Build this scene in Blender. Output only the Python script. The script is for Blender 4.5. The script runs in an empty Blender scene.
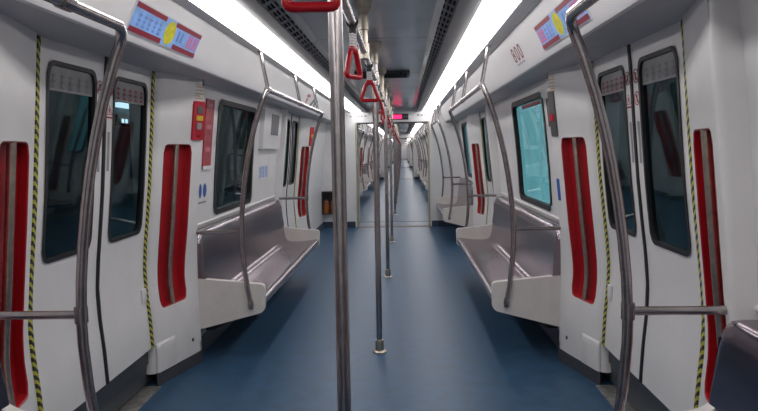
import bpy, bmesh, math, random
from mathutils import Vector, Matrix
random.seed(7)
S = bpy.context.scene
COL = S.collection
PI = math.pi

# ------------------------------------------------------------------ materials
def pin(n, k, v):
    if k in n.inputs: n.inputs[k].default_value = v
def mat(name, col, rough=.4, metal=0., noise=.04, nscale=6., emit=None, estr=0., spec=.5, bump=0., coat=0., rvar=0.):
    m = bpy.data.materials.new(name); m.use_nodes = True
    t = m.node_tree; b = t.nodes['Principled BSDF']
    pin(b, 'Roughness', rough); pin(b, 'Metallic', metal); pin(b, 'Specular IOR Level', spec); pin(b, 'Coat Weight', coat)
    tc = t.nodes.new('ShaderNodeTexCoord'); nz = t.nodes.new('ShaderNodeTexNoise')
    pin(nz, 'Scale', nscale); pin(nz, 'Detail', 4.)
    t.links.new(tc.outputs['Object'], nz.inputs['Vector'])
    r = t.nodes.new('ShaderNodeValToRGB')
    lo = [max(0, c*(1-noise*2)) for c in col]; hi = [min(1, c*(1+noise*2)) for c in col]
    r.color_ramp.elements[0].color = (*lo, 1); r.color_ramp.elements[1].color = (*hi, 1)
    r.color_ramp.elements[0].position = .3; r.color_ramp.elements[1].position = .7
    t.links.new(nz.outputs['Fac'], r.inputs['Fac']); t.links.new(r.outputs['Color'], b.inputs['Base Color'])
    if bump:
        bp = t.nodes.new('ShaderNodeBump'); pin(bp, 'Strength', bump); pin(bp, 'Distance', .002)
        t.links.new(nz.outputs['Fac'], bp.inputs['Height']); t.links.new(bp.outputs['Normal'], b.inputs['Normal'])
    if rvar:
        mr = t.nodes.new('ShaderNodeMapRange'); pin(mr, 'To Min', rough-rvar); pin(mr, 'To Max', rough+rvar)
        t.links.new(nz.outputs['Fac'], mr.inputs['Value']); t.links.new(mr.outputs['Result'], b.inputs['Roughness'])
    if emit:
        pin(b, 'Emission Color', (*emit, 1)); pin(b, 'Emission Strength', estr)
    return m

M = {}
M['white'] = mat('white laminate panel', (.70, .695, .70), .38, noise=.02, nscale=3)
M['cover'] = mat('white ceiling cover panel', (.84, .83, .83), .4, noise=.015, nscale=2)
M['soffit'] = mat('grey soffit', (.50, .50, .51), .45, noise=.02)
M['pillar'] = mat('white moulded plastic', (.72, .71, .705), .33, noise=.02, nscale=4)
M['seatwhite'] = mat('cream moulded plastic', (.70, .665, .63), .38, noise=.03, nscale=8)
M['floor'] = mat('blue rubber floor', (.034, .084, .155), .40, noise=.10, nscale=9, rvar=.07, spec=.3)
M['skirt'] = mat('dark grey rubber skirting', (.055, .06, .07), .55)
M['blueskirt'] = mat('dark blue floor coving', (.03, .05, .085), .5)
M['steel'] = mat('brushed stainless steel', (.42, .39, .39), .3, 1., noise=.06, nscale=30)
M['steelwarm'] = mat('stainless steel sleeve', (.48, .43, .36), .35, 1., noise=.08, nscale=30)
M['railsteel'] = mat('polished handrail steel', (.40, .37, .37), .26, 1., noise=.06, nscale=25)
M['seatsteel'] = mat('stainless steel bench sheet', (.33, .285, .32), .22, 1., noise=.03, nscale=2.)
M['red'] = mat('red recess plastic', (.34, .004, .010), .45, noise=.06)
M['redhandle'] = mat('glossy red handle plastic', (.34, .003, .010), .32, noise=.05, spec=.35)
M['redbox'] = mat('red alarm panel', (.46, .012, .03), .4, noise=.06)
M['poster'] = mat('dull red notice strip', (.36, .045, .06), .45, noise=.12, nscale=14)
M['black'] = mat('black rubber seal', (.012, .012, .014), .5)
M['darkmetal'] = mat('dark painted metal', (.045, .045, .05), .45)
M['darkslot'] = mat('dark vent opening', (.006, .006, .008), .8)
M['grille'] = mat('grey vent panel', (.17, .17, .18), .4, .3, noise=.04)
M['kick'] = mat('dark door kick plate', (.06, .07, .08), .5)
M['threshold'] = mat('worn metal threshold', (.36, .35, .33), .45, .7, noise=.15, nscale=20)
M['brown'] = mat('bronze gangway plate', (.105, .075, .06), .6, .1, noise=.15)
M['tan'] = mat('tan gangway edge trim', (.36, .34, .24), .5, noise=.1)
M['gangway'] = mat('pale grey gangway bellows', (.45, .45, .46), .6)
M['bead'] = mat('white strap webbing', (.62, .60, .60), .6)
M['beadblack'] = mat('black strap clamp', (.02, .02, .022), .4)
M['intercom'] = mat('grey intercom plate', (.13, .13, .125), .4, .4)
M['grey'] = mat('mid grey plastic', (.30, .30, .31), .5)
M['screen'] = mat('dark grey info screen', (.16, .165, .175), .25)
M['paper'] = mat('white printed sheet', (.70, .70, .72), .6)
M['blue'] = mat('blue sticker ink', (.03, .10, .38), .5)
M['bluepale'] = mat('pale blue sticker ink', (.30, .40, .62), .5, noise=.25, nscale=60)
M['yellow'] = mat('yellow label', (.62, .44, .02), .5)
M['gold'] = mat('gold printed lettering', (.55, .38, .16), .5)
M['inkred'] = mat('dark red ink', (.30, .03, .05), .5)
M['inkgrey'] = mat('grey ink', (.22, .22, .23), .5)
M['logored'] = mat('faded red emblem ink', (.55, .16, .20), .5)
M['logogrey'] = mat('slate emblem ink', (.12, .13, .16), .5)
M['buttonred'] = mat('red push button', (.45, .01, .03), .4, emit=(.8, .02, .05), estr=.15)
M['diffuser'] = mat('lit ceiling light diffuser', (.9, .9, .92), .5, emit=(1., .965, .955), estr=9.0)
M['ledred'] = mat('red led matrix', (.3, 0, .02), .5, emit=(1., .02, .13), estr=2.6)
M['ledoff'] = mat('unlit led matrix', (.012, .012, .014), .3)
M['dsp_blue'] = mat('pale blue lit screen', (.13, .23, .48), .3, noise=.18, nscale=16, emit=(.24, .42, .72), estr=.38)
M['dsp_red'] = mat('dark red screen band', (.19, .006, .02), .35, emit=(.40, .01, .04), estr=.12)
M['dsp_yellow'] = mat('yellow screen patch', (.60, .55, .02), .3, noise=.12, nscale=30, emit=(.65, .60, .02), estr=.12)
M['dsp_pink'] = mat('pink screen characters', (.55, .12, .28), .3, emit=(.8, .15, .36), estr=.15)
M['dsp_ink'] = mat('blue screen characters', (.10, .18, .42), .3, emit=(.08, .14, .4), estr=.3)
M['tunnel'] = mat('dim tunnel wall', (.09, .14, .16), .7, noise=.3, nscale=1.5)
M['tealglow'] = mat('glowing teal panel', (.16, .34, .37), .6, noise=.35, nscale=1.3, emit=(.20, .44, .47), estr=1.5)  # emission stands in for lit surroundings beyond the right window
M['arrow'] = mat('lit white arrow sign', (.8, .85, .9), .5, emit=(.75, .9, 1.), estr=1.8)
M['orange'] = mat('orange cylinder paint', (.50, .14, .015), .35)
M['cabinetdark'] = mat('dark cabinet interior', (.035, .025, .025), .6)

def ceiling_mat():
    m = mat('satin grey ceiling', (.42, .475, .51), .19, .12, noise=.05, nscale=2, spec=.5)
    t = m.node_tree; b = t.nodes['Principled BSDF']
    tc = t.nodes.new('ShaderNodeTexCoord'); sp = t.nodes.new('ShaderNodeSeparateXYZ')
    t.links.new(tc.outputs['Object'], sp.inputs[0])
    a = t.nodes.new('ShaderNodeMath'); a.operation = 'ADD'; a.inputs[1].default_value = -4.675+100*2.2
    t.links.new(sp.outputs['Y'], a.inputs[0])
    mo = t.nodes.new('ShaderNodeMath'); mo.operation = 'MODULO'; mo.inputs[1].default_value = 2.2
    t.links.new(a.outputs[0], mo.inputs[0])
    lt = t.nodes.new('ShaderNodeMath'); lt.operation = 'LESS_THAN'; lt.inputs[1].default_value = .014
    t.links.new(mo.outputs[0], lt.inputs[0])
    mx = t.nodes.new('ShaderNodeMix'); mx.data_type = 'RGBA'
    src = b.inputs['Base Color'].links[0].from_socket
    t.links.new(lt.outputs[0], mx.inputs[0]); t.links.new(src, mx.inputs[6]); mx.inputs[7].default_value = (.04, .045, .05, 1)
    t.links.new(mx.outputs[2], b.inputs['Base Color'])
    return m
M['ceiling'] = ceiling_mat()

def hazard_mat():
    m = bpy.data.materials.new('yellow and black hazard tape'); m.use_nodes = True
    t = m.node_tree; b = t.nodes['Principled BSDF']; pin(b, 'Roughness', .5)
    tc = t.nodes.new('ShaderNodeTexCoord'); sp = t.nodes.new('ShaderNodeSeparateXYZ')
    t.links.new(tc.outputs['Object'], sp.inputs[0])
    ml = t.nodes.new('ShaderNodeMath'); ml.operation = 'MULTIPLY_ADD'; ml.inputs[1].default_value = 1.0
    t.links.new(sp.outputs['Y'], ml.inputs[0]); t.links.new(sp.outputs['Z'], ml.inputs[2])
    sc = t.nodes.new('ShaderNodeMath'); sc.operation = 'MULTIPLY'; sc.inputs[1].default_value = 1/.042
    t.links.new(ml.outputs[0], sc.inputs[0])
    ad = t.nodes.new('ShaderNodeMath'); ad.operation = 'ADD'; ad.inputs[1].default_value = 500
    t.links.new(sc.outputs[0], ad.inputs[0])
    fr = t.nodes.new('ShaderNodeMath'); fr.operation = 'FRACT'; t.links.new(ad.outputs[0], fr.inputs[0])
    lt = t.nodes.new('ShaderNodeMath'); lt.operation = 'LESS_THAN'; lt.inputs[1].default_value = .48
    t.links.new(fr.outputs[0], lt.inputs[0])
    mx = t.nodes.new('ShaderNodeMix'); mx.data_type = 'RGBA'
    mx.inputs[6].default_value = (.02, .02, .018, 1); mx.inputs[7].default_value = (.48, .46, .05, 1)
    t.links.new(lt.outputs[0], mx.inputs[0]); t.links.new(mx.outputs[2], b.inputs['Base Color'])
    return m
M['hazard'] = hazard_mat()

def glass_mat(name, tint, refl=1.0):
    m = bpy.data.materials.new(name); m.use_nodes = True
    t = m.node_tree; t.nodes.clear()
    o = t.nodes.new('ShaderNodeOutputMaterial'); mx = t.nodes.new('ShaderNodeMixShader')
    tr = t.nodes.new('ShaderNodeBsdfTransparent'); tr.inputs[0].default_value = (*tint, 1)
    gl = t.nodes.new('ShaderNodeBsdfGlossy'); gl.inputs['Roughness'].default_value = .03; gl.inputs[0].default_value = (.62*refl, .80*refl, .84*refl, 1)
    lw = t.nodes.new('ShaderNodeLayerWeight'); lw.inputs[0].default_value = .5
    pw = t.nodes.new('ShaderNodeMath'); pw.operation = 'POWER'; pw.inputs[1].default_value = 4.5
    ma = t.nodes.new('ShaderNodeMath'); ma.operation = 'MULTIPLY_ADD'; ma.inputs[1].default_value = .9; ma.inputs[2].default_value = .035
    t.links.new(lw.outputs['Facing'], pw.inputs[0]); t.links.new(pw.outputs[0], ma.inputs[0])
    t.links.new(ma.outputs[0], mx.inputs[0]); t.links.new(tr.outputs[0], mx.inputs[1]); t.links.new(gl.outputs[0], mx.inputs[2])
    t.links.new(mx.outputs[0], o.inputs[0])
    return m
M['glass'] = glass_mat('tinted carriage glass', (.42, .55, .58))
M['clear'] = glass_mat('clear cabinet glass', (.85, .85, .85), .8)

# ------------------------------------------------------------------ mesh helpers
class MB:
    def __init__(s): s.v = []; s.f = []; s.sm = []
    def add(s, vs, fs, smooth=False):
        o = len(s.v); s.v += [tuple(p) for p in vs]
        for f in fs: s.f.append([i+o for i in f]); s.sm.append(smooth)
        return s
    def box(s, x0, x1, y0, y1, z0, z1, bev=0.):
        x0, x1 = min(x0, x1), max(x0, x1); y0, y1 = min(y0, y1), max(y0, y1)
        bm = bmesh.new(); bmesh.ops.create_cube(bm, size=1)
        for v in bm.verts: v.co = Vector(((x0+x1)/2+v.co.x*(x1-x0), (y0+y1)/2+v.co.y*(y1-y0), (z0+z1)/2+v.co.z*(z1-z0)))
        if bev: bmesh.ops.bevel(bm, geom=bm.edges[:], offset=bev, segments=2, affect='EDGES', profile=.5)
        bm.verts.index_update()
        s.add([v.co[:] for v in bm.verts], [[v.index for v in f.verts] for f in bm.faces]); bm.free(); return s
    def tube(s, pts, r, n=12, caps=True, closed=False, scale=None):
        pts = [Vector(p) for p in pts]; k = len(pts); rings = []
        up = None
        for i in range(k):
            if closed: d = pts[(i+1) % k]-pts[i-1]
            else: d = pts[min(i+1, k-1)]-pts[max(i-1, 0)]
            d.normalize()
            if up is None:
                a = Vector((0, 0, 1)) if abs(d.z) < .9 else Vector((1, 0, 0))
                up = (a-d*a.dot(d)).normalized()
            else:
                up = up-d*up.dot(d); up.normalize()
            q = d.cross(up); rr = r if scale is None else r*scale[i]
            rings.append([pts[i]+(up*math.cos(2*PI*j/n)+q*math.sin(2*PI*j/n))*rr for j in range(n)])
        vs = [p for R in rings for p in R]; fs = []
        for i in range(k if closed else k-1):
            a, b = i*n, ((i+1) % k)*n
            for j in range(n): fs.append([a+j, a+(j+1) % n, b+(j+1) % n, b+j])
        s.add(vs, fs, True)
        if caps and not closed:
            o = len(s.v)-len(vs)
            s.f.append([o+j for j in range(n)][::-1]); s.sm.append(False)
            s.f.append([o+(k-1)*n+j for j in range(n)]); s.sm.append(False)
        return s
    def lathe(s, prof, cx, cy, n=20):   # prof of (r, z)
        vs = []; fs = []
        for r, z in prof:
            for j in range(n): vs.append((cx+r*math.cos(2*PI*j/n), cy+r*math.sin(2*PI*j/n), z))
        for i in range(len(prof)-1):
            for j in range(n): fs.append([i*n+j, i*n+(j+1) % n, (i+1)*n+(j+1) % n, (i+1)*n+j])
        fs.append(list(range(n))[::-1]); fs.append([(len(prof)-1)*n+j for j in range(n)])
        s.add(vs, fs, True); return s
    def grid(s, rows, smooth=True, closed=False):
        n = len(rows[0]); vs = [p for r in rows for p in r]; fs = []
        for i in range(len(rows)-1):
            for j in range(n if closed else n-1):
                fs.append([i*n+j, i*n+(j+1) % n, (i+1)*n+(j+1) % n, (i+1)*n+j])
        s.add(vs, fs, smooth); return s
    def poly(s, pts): s.add(pts, [list(range(len(pts)))]); return s
    def prism(s, pts, vec):           # polygon pts (3D) extruded by vec
        n = len(pts); v = Vector(vec); vs = [Vector(p) for p in pts]+[Vector(p)+v for p in pts]
        fs = [list(range(n))[::-1], [n+i for i in range(n)]]+[[i, (i+1) % n, n+(i+1) % n, n+i] for i in range(n)]
        s.add(vs, fs); return s
    def mesh(s, name, m, origin=(0, 0, 0), fx=1, my=None, dy=0., sharp=.6):
        """fx: mirror in x; my: mirror plane in y; dy: shift along the train; verts become relative to origin"""
        me = bpy.data.meshes.new(name); vs = []
        ox, oy, oz = origin
        for x, y, z in s.v:
            if my is not None: y = 2*my-y
            vs.append((x*fx-ox, y+dy-oy, z-oz))
        me.from_pydata(vs, [], s.f); me.update()
        bm = bmesh.new(); bm.from_mesh(me)
        bmesh.ops.remove_doubles(bm, verts=bm.verts, dist=1e-5)
        bmesh.ops.recalc_face_normals(bm, faces=bm.faces)
        bm.to_mesh(me); bm.free()
        me.polygons.foreach_set('use_smooth', [True]*len(me.polygons))
        me.set_sharp_from_angle(angle=sharp)
        me.materials.append(m); return me
def obj(name, me, parent=None, loc=(0, 0, 0)):
    o = bpy.data.objects.new(name, me); COL.objects.link(o); o.location = loc
    if parent: o.parent = parent
    return o
def tag(o, label=None, cat=None, group=None, kind=None):
    if label: o['label'] = label
    if cat: o['category'] = cat
    if group: o['group'] = group
    if kind: o['kind'] = kind
    return o
def empty(name, loc):
    o = bpy.data.objects.new(name, None); o.empty_display_size = .1; COL.objects.link(o); o.location = loc; return o
def copy_tree(o, parent=None):
    c = o.copy(); COL.objects.link(c)
    if parent: c.parent = parent
    for ch in list(o.children): copy_tree(ch, c)
    return c
def flatten(root):
    """one mesh instead of a tree of parts, for copies too far away to show parts"""
    me = bpy.data.meshes.new(root.name); bm = bmesh.new(); mats = []
    def walk(o):
        for ch in o.children:
            t0 = len(bm.faces); bm.from_mesh(ch.data); bm.faces.ensure_lookup_table(); m = ch.data.materials[0]
            if m not in mats: mats.append(m)
            for f in bm.faces[t0:]: f.material_index = mats.index(m); f.smooth = True
            walk(ch)
    walk(root); bm.to_mesh(me); bm.free()
    for m in mats: me.materials.append(m)
    me.set_sharp_from_angle(angle=.6)
    return me
FLAT = {}
def far_copy(key, root):
    """replace root and its parts by one flat copy standing in the same spot"""
    if key not in FLAT: FLAT[key] = flatten(root)
    def kill(o):
        for ch in list(o.children): kill(ch)
        bpy.data.objects.remove(o)
    nm = root.name.split('.')[0]; loc = tuple(root.location); rot = root.rotation_euler.z; kill(root)
    o = obj(nm, FLAT[key], None, loc); o.rotation_euler.z = rot; return o
def structure(name, mb, m, sharp=.6):
    o = obj(name, mb.mesh(name, m, sharp=sharp)); o['kind'] = 'structure'; return o

def interp(tab):
    tab = sorted(tab)
    def f(z):
        if z <= tab[0][0]: return tab[0][1]
        for (a, p), (b, q) in zip(tab, tab[1:]):
            if z <= b:
                return p+(q-p)*(z-a)/(b-a)
        return tab[-1][1]
    return f
doorX = interp([(0, 1.505), (.3, 1.508), (.5, 1.518), (.68, 1.534), (.83, 1.537), (1.0, 1.522), (1.2, 1.497), (1.4, 1.474), (1.7, 1.447), (2.03, 1.42), (2.16, 1.405)])
wallX = interp([(0, 1.45), (.9, 1.45), (1.1, 1.435), (1.4, 1.413), (1.7, 1.384), (2.03, 1.345), (2.16, 1.33)])
pilN = interp([(z, x+.023) for z, x in [(0, 1.478), (.3, 1.474), (.45, 1.474), (.55, 1.481), (.67, 1.492), (.75, 1.494), (.83, 1.491), (1.05, 1.469), (1.32, 1.438), (1.64, 1.407), (2.07, 1.367), (2.2, 1.357)]])
pilB = interp([(z, x) for z, x in [(0, 1.375), (.3, 1.388), (.45, 1.400), (.55, 1.412), (.67, 1.423), (.75, 1.420), (.83, 1.412), (1.02, 1.387), (1.34, 1.355), (1.635, 1.325), (2.05, 1.277), (2.2, 1.268)]])
pilF = interp([(0, 1.350), (.5, 1.354), (.8, 1.353), (1.0, 1.346), (1.2, 1.333), (1.4, 1.312), (1.6, 1.290), (1.8, 1.268), (2.0, 1.25), (2.2, 1.242)])

def rrect(a0, a1, b0, b1, r, n=6):
    """rounded rectangle starting at mid of corner (a0,b0); returns list of four sides, each a polyline"""
    def arc(ca, cb, t0, t1): return [(ca+r*math.cos(t0+(t1-t0)*i/n), cb+r*math.sin(t0+(t1-t0)*i/n)) for i in range(n+1)]
    c = [(a0+r, b0+r, PI, 1.5*PI), (a1-r, b0+r, 1.5*PI, 2*PI), (a1-r, b1-r, 0, .5*PI), (a0+r, b1-r, .5*PI, PI)]
    sides = []
    for i in range(4):
        A = arc(c[i][0], c[i][1], (c[i][2]+c[i][3])/2, c[i][3]); B = arc(c[(i+1) % 4][0], c[(i+1) % 4][1], c[(i+1) % 4][2], (c[(i+1) % 4][2]+c[(i+1) % 4][3])/2)
        sides.append(A+B)
    return sides
def resample(pl, k):
    L = [0]
    for p, q in zip(pl, pl[1:]): L.append(L[-1]+math.dist(p, q))
    out = []; j = 0
    for i in range(k):
        t = L[-1]*i/k
        while L[j+1] < t-1e-9: j += 1
        u = (t-L[j])/max(1e-9, L[j+1]-L[j]); out.append((pl[j][0]+(pl[j+1][0]-pl[j][0])*u, pl[j][1]+(pl[j+1][1]-pl[j][1])*u))
    return out
def rloop(a0, a1, b0, b1, r, k=22):
    return [p for sd in rrect(a0, a1, b0, b1, r) for p in resample(sd, k)]
def oloop(a0, a1, b0, b1, k=22):
    c = [(a0, b0), (a1, b0), (a1, b1), (a0, b1)]
    return [p for i in range(4) for p in resample([c[i], c[(i+1) % 4]], k)]
def sheet_with_hole(mb, F, outer, hole, r, rings=7, k=22):
    A = oloop(*outer, k); B = rloop(*hole, r, k); rows = []
    for i in range(rings+1):
        t = i/rings
        rows.append([F(p[0]+(q[0]-p[0])*t, p[1]+(q[1]-p[1])*t) for p, q in zip(A, B)])
    mb.grid(rows, True, True); return B
def ringstrip(mb, F, loopA, loopB):
    mb.grid([[F(*p) for p in loopA], [F(*p) for p in loopB]], True, True)
def fillpatch(mb, F, loop, n=8):
    """fill a convex loop with concentric rings, so it follows a curved surface"""
    ca = sum(p[0] for p in loop)/len(loop); rows = []
    b0 = min(p[1] for p in loop); b1 = max(p[1] for p in loop)
    cb = (b0+b1)/2
    for i in range(n):
        t = i/n
        rows.append([F(p[0]+(ca-p[0])*t, p[1]+((cb+(p[1]-cb)*.0)-p[1])*t) for p in loop])
    rows.append([F(ca, cb)]*len(loop))
    mb.grid(rows, True, True)

# ------------------------------------------------------------------ layout along the train
DW = .655; PW = .55; PITCH = 5.65
CARS = [dict(y0=-1.05, y1=12.85, doors=[3.445, 9.245], bays=[(-.98, 2.27), (4.67, 8.02), (10.47, 12.80)]),
        dict(y0=13.75, y1=32.60, doors=[17.505, 23.155, 28.805], bays=[(13.80, 16.28), (18.73, 21.93), (24.38, 27.58), (30.03, 32.55)]),
        dict(y0=33.50, y1=52.35, doors=[37.255, 42.905, 48.555], bays=[(33.55, 36.03), (38.48, 41.68), (44.13, 47.33), (49.78, 52.30)])]
for k_ in (1, 2):
    o_ = 19.75*k_
    CARS.append(dict(y0=33.50+o_, y1=52.35+o_, doors=[d+o_ for d in (37.255, 42.905, 48.555)], bays=[(p+o_, q+o_) for p, q in ((33.55, 36.03), (38.48, 41.68), (44.13, 47.33), (49.78, 52.30))]))
SIDE = {-1: 'left', 1: 'right'}

cnt = {}
def num(k): cnt[k] = cnt.get(k, 0)+1; return cnt[k]

# ------------------------------------------------------------------ shell
for ci, car in enumerate(CARS):
    y0, y1 = car['y0'], car['y1']
    structure('floor', MB().box(-1.60, 1.60, y0, y1, -.06, 0), M['floor'])
    m = MB()
    m.grid([[(x, y, z) for x, z in [(-.434, 2.362), (-.40, 2.40), (.40, 2.40), (.434, 2.362)]] for y in (y0, y1)], False)
    m.add([(-.45, y0, 2.44), (.45, y0, 2.44), (.45, y1, 2.44), (-.45, y1, 2.44)], [[0, 1, 2, 3]])
    structure('ceiling', m, M['ceiling'])
    for s in (-1, 1):
        # vent channel: dark trough, bars and slats
        m = MB(); m.grid([[(s*x, y, z) for x, z in [(.43, 2.366), (.43, 2.40), (.50, 2.40), (.495, 2.33)]] for y in (y0, y1)], False)
        structure('trim_%d' % num('trim'), m, M['darkslot'])
        m = MB()
        for fx in (.442, .468): m.box(s*(fx), s*(fx+.008), y0, y1, 2.343, 2.353)
        n = int((y1-y0)/.155)
        for i in range(n):
            y = y0+(i+.5)*(y1-y0)/n
            m.add([(s*.432, y-.028, 2.358), (s*.432, y+.028, 2.358), (s*.496, y+.028, 2.328), (s*.496, y-.028, 2.328)], [[0, 1, 2, 3]])
        g = structure('trim_%d' % num('trim'), m, M['grille'])
        m = MB(); m.grid([[(s*x, y, z) for x, z in [(.488, 2.345), (.493, 2.322), (.56, 2.328), (.628, 2.352), (.64, 2.39)]] for y in (y0, y1)], False)
        structure('trim_%d' % num('trim'), m, M['grille'])
        # pale ledge between the light and the cover, the cover panel itself and the soffit
        m = MB(); m.grid([[(s*x, y, z) for x, z in [(.80, 2.40), (.80, 2.328), (.83, 2.332), (.935, 2.357), (.94, 2.39)]] for y in (y0, y1)], False)
        structure('trim_%d' % num('trim'), m, M['soffit'])
        m = MB(); m.grid([[(s*x, y, z) for x, z in [(.935, 2.40), (.947, 2.365), (.955, 2.345), (1.055, 2.135), (1.068, 2.12), (1.09, 2.118), (1.10, 2.13)]] for y in (y0, y1)], True)
        structure('trim_%d' % num('trim'), m, M['cover'])
        m = MB().box(s*1.085, s*1.60, y0, y1, 2.125, 2.20)
        structure('trim_%d' % num('trim'), m, M['soffit'])
        L = obj('ceiling_light', MB().grid([[(s*x, y-(y0+y1)/2, z-2.34) for x, z in [(.636, 2.40), (.638, 2.352), (.66, 2.335), (.70, 2.322), (.75, 2.312), (.785, 2.310), (.801, 2.318), (.803, 2.40)]] for y in (y0+.02, y1-.02)], True).mesh('ceiling_light', M['diffuser']), loc=(0, (y0+y1)/2, 2.34))
        nm = ['in the nearest carriage', 'in the carriage beyond the gangway', 'in the far carriages'][min(ci, 2)]
        tag(L, 'long glowing white ceiling light strip along the %s side %s' % (SIDE[s], nm), 'light', 'light strips on the %s far away' % SIDE[s] if ci > 1 else None)
    # outer shell roof and side walls above
    structure('trim_%d' % num('trim'), MB().box(-1.62, 1.62, y0, y1, 2.46, 2.50), M['soffit'])
    # side walls
    for s in (-1, 1):
        m = MB(); lw = MB()
        F = lambda y, z, d=0.: (s*(wallX(z)+d), y, z)
        for bi, (a, b) in enumerate(car['bays']):
            wa, wb = a+.62, a+1.96
            if ci == 0 and bi == 0: wa, wb = a+1.24, a+2.58
            if ci == 0 and bi == 1: wa, wb = (a+.68, a+2.03) if s < 0 else (a+.57, a+2.0)
            if b-a < 3: wa, wb = a+.5, a+1.84
            if ci == 0 and bi == 2: wa, wb = b-1.9, b-.5
            if ci and bi == 3: wa, wb = b-1.84, b-.5
            lo, hi = (a-.02 if (bi or ci) else y0), b+.02
            if bi == len(car['bays'])-1: hi = y1
            if ci and bi == 0: lo = y0
            if ci == 0 and bi == 2 and s < 0:
                m.grid([[F(y, z) for z in [1.0+1.14*i/8 for i in range(9)]] for y in (lo-.02, hi+.02)]); lw.grid([[F(y, z) for z in (0, .9, 1.0)] for y in (lo-.02, hi+.02)]); continue
            lw.grid([[F(y, z) for z in (0, .9, 1.0)] for y in (lo-.02, hi+.02)]); sheet_with_hole(m, F, (lo-.02, hi+.02, 1.0, 2.14), (wa, wb, 1.06, 2.035), .07)
            # window frame, gasket and pane as a window
            ho = rloop(wa, wb, 1.06, 2.035, .07); hg = rloop(wa+.035, wb-.035, 1.095, 2.0, .06)
            w = empty('window_%d' % num('window'), (s*1.40, (wa+wb)/2, 1.10)); w['kind'] = 'structure'
            g = MB(); ringstrip(g, lambda y, z: F(y, z, -.008), rloop(wa-.012, wb+.012, 1.048, 2.047, .08), hg); ringstrip(g, F, [F_[0:2] for F_ in hg], hg)
            g.grid([[F(*p, -.008) for p in hg], [F(*p, .035) for p in hg]], True, True)
            obj('window_gasket', g.mesh('window_gasket', M['black'], w.location), w)
            p = MB(); fillpatch(p, lambda y, z: F(y, z, .03), hg)
            obj('window_pane', p.mesh('window_pane', M['glass'], w.location), w)
            car.setdefault('win', {})[(s, bi)] = (wa, wb)
            # raised sill moulding under the glass
            f = MB(); f.tube([(s*(wallX(1.02)-.002), lo+.05, 1.018), (s*(wallX(1.02)-.002), hi-.05, 1.018)], .012, 8)
            obj('window_sill', f.mesh('window_sill', M['white'], w.location), w)
        structure('wall_%s' % SIDE[s], m, M['white']); structure('wall_%s' % SIDE[s], lw, M['white'])
        o = structure('wall_outer_%s' % SIDE[s], MB().box(s*2.55, s*2.60, y0-.4, y1+.4, -.5, 3.2), M['tunnel'])
        if ci == 0 and s > 0: structure('wall_outer_right', MB().box(2.46, 2.55, 9.4, 14.2, -.4, 3.1), M['tealglow'])  # added glowing panel, there to make the right window read bright teal
        # floor coving by the seats
        for a, b in car['bays']:
            structure('baseboard_%s' % SIDE[s], MB().prism([(s*1.455, a, 0), (s*1.41, a, 0), (s*1.445, a, .11), (s*1.455, a, .11)], (0, b-a, 0)), M['blueskirt'])

# end walls with gangway openings, gangway tubes
def end_wall(y, t, openw=.745, h=2.13, name='wall_end'):
    m = MB()
    for s in (-1, 1): m.box(s*openw, s*1.60, y, y+t, 0, 2.46)
    m.box(-openw, openw, y, y+t, h, 2.46)
    structure(name, m, M['white'])
for ci, car in enumerate(CARS):
    end_wall(car['y1']-.04, .10, name='wall_far')
    if ci: end_wall(car['y0']-.06, .10, name='wall_near')
    for s in (-1, 1):
        structure('baseboard_far', MB().box(s*.78, s*1.45, car['y1']-.055, car['y1']-.04, 0, .12), M['blueskirt'])
structure('wall_near', MB().box(-1.62, 1.62, -1.15, -1.05, 0, 2.46), M['white'])
for ci in range(len(CARS)-1):
    a, b = CARS[ci]['y1']+.06, CARS[ci+1]['y0']-.06
    m = MB()
    for s in (-1, 1):
        n = 14
        m.grid([[(s*(.80+(.03 if i % 2 else 0)), a+(b-a)*i/n, z) for i in range(n+1)] for z in (0, 2.2)], False)
    structure('wall_gangway', m, M['gangway'])
    structure('ceiling', MB().box(-.9, .9, a, b, 2.18, 2.22), M['gangway'])
    structure('floor', MB().box(-.85, .85, a-.02, b+.02, -.05, -.002), M['floor'])
    structure('trim_%d' % num('trim'), MB().box(-.75, .75, a-.16, a+.06, -.01, .004), M['brown'])
    m = MB()
    for s in (-1, 1): m.box(s*.715, s*.75, a-.115, a+.02, 0, 2.13)
    structure('trim_%d' % num('trim'), m, M['tan'])
    structure('trim_%d' % num('trim'), MB().box(-.75, .75, a-.113, a+.02, 2.095, 2.13), M['darkmetal'])
structure('wall_far', MB().box(-1.62, 1.62, CARS[-1]['y1']+.07, CARS[-1]['y1']+.15, 0, 2.46), M['white'])

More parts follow.
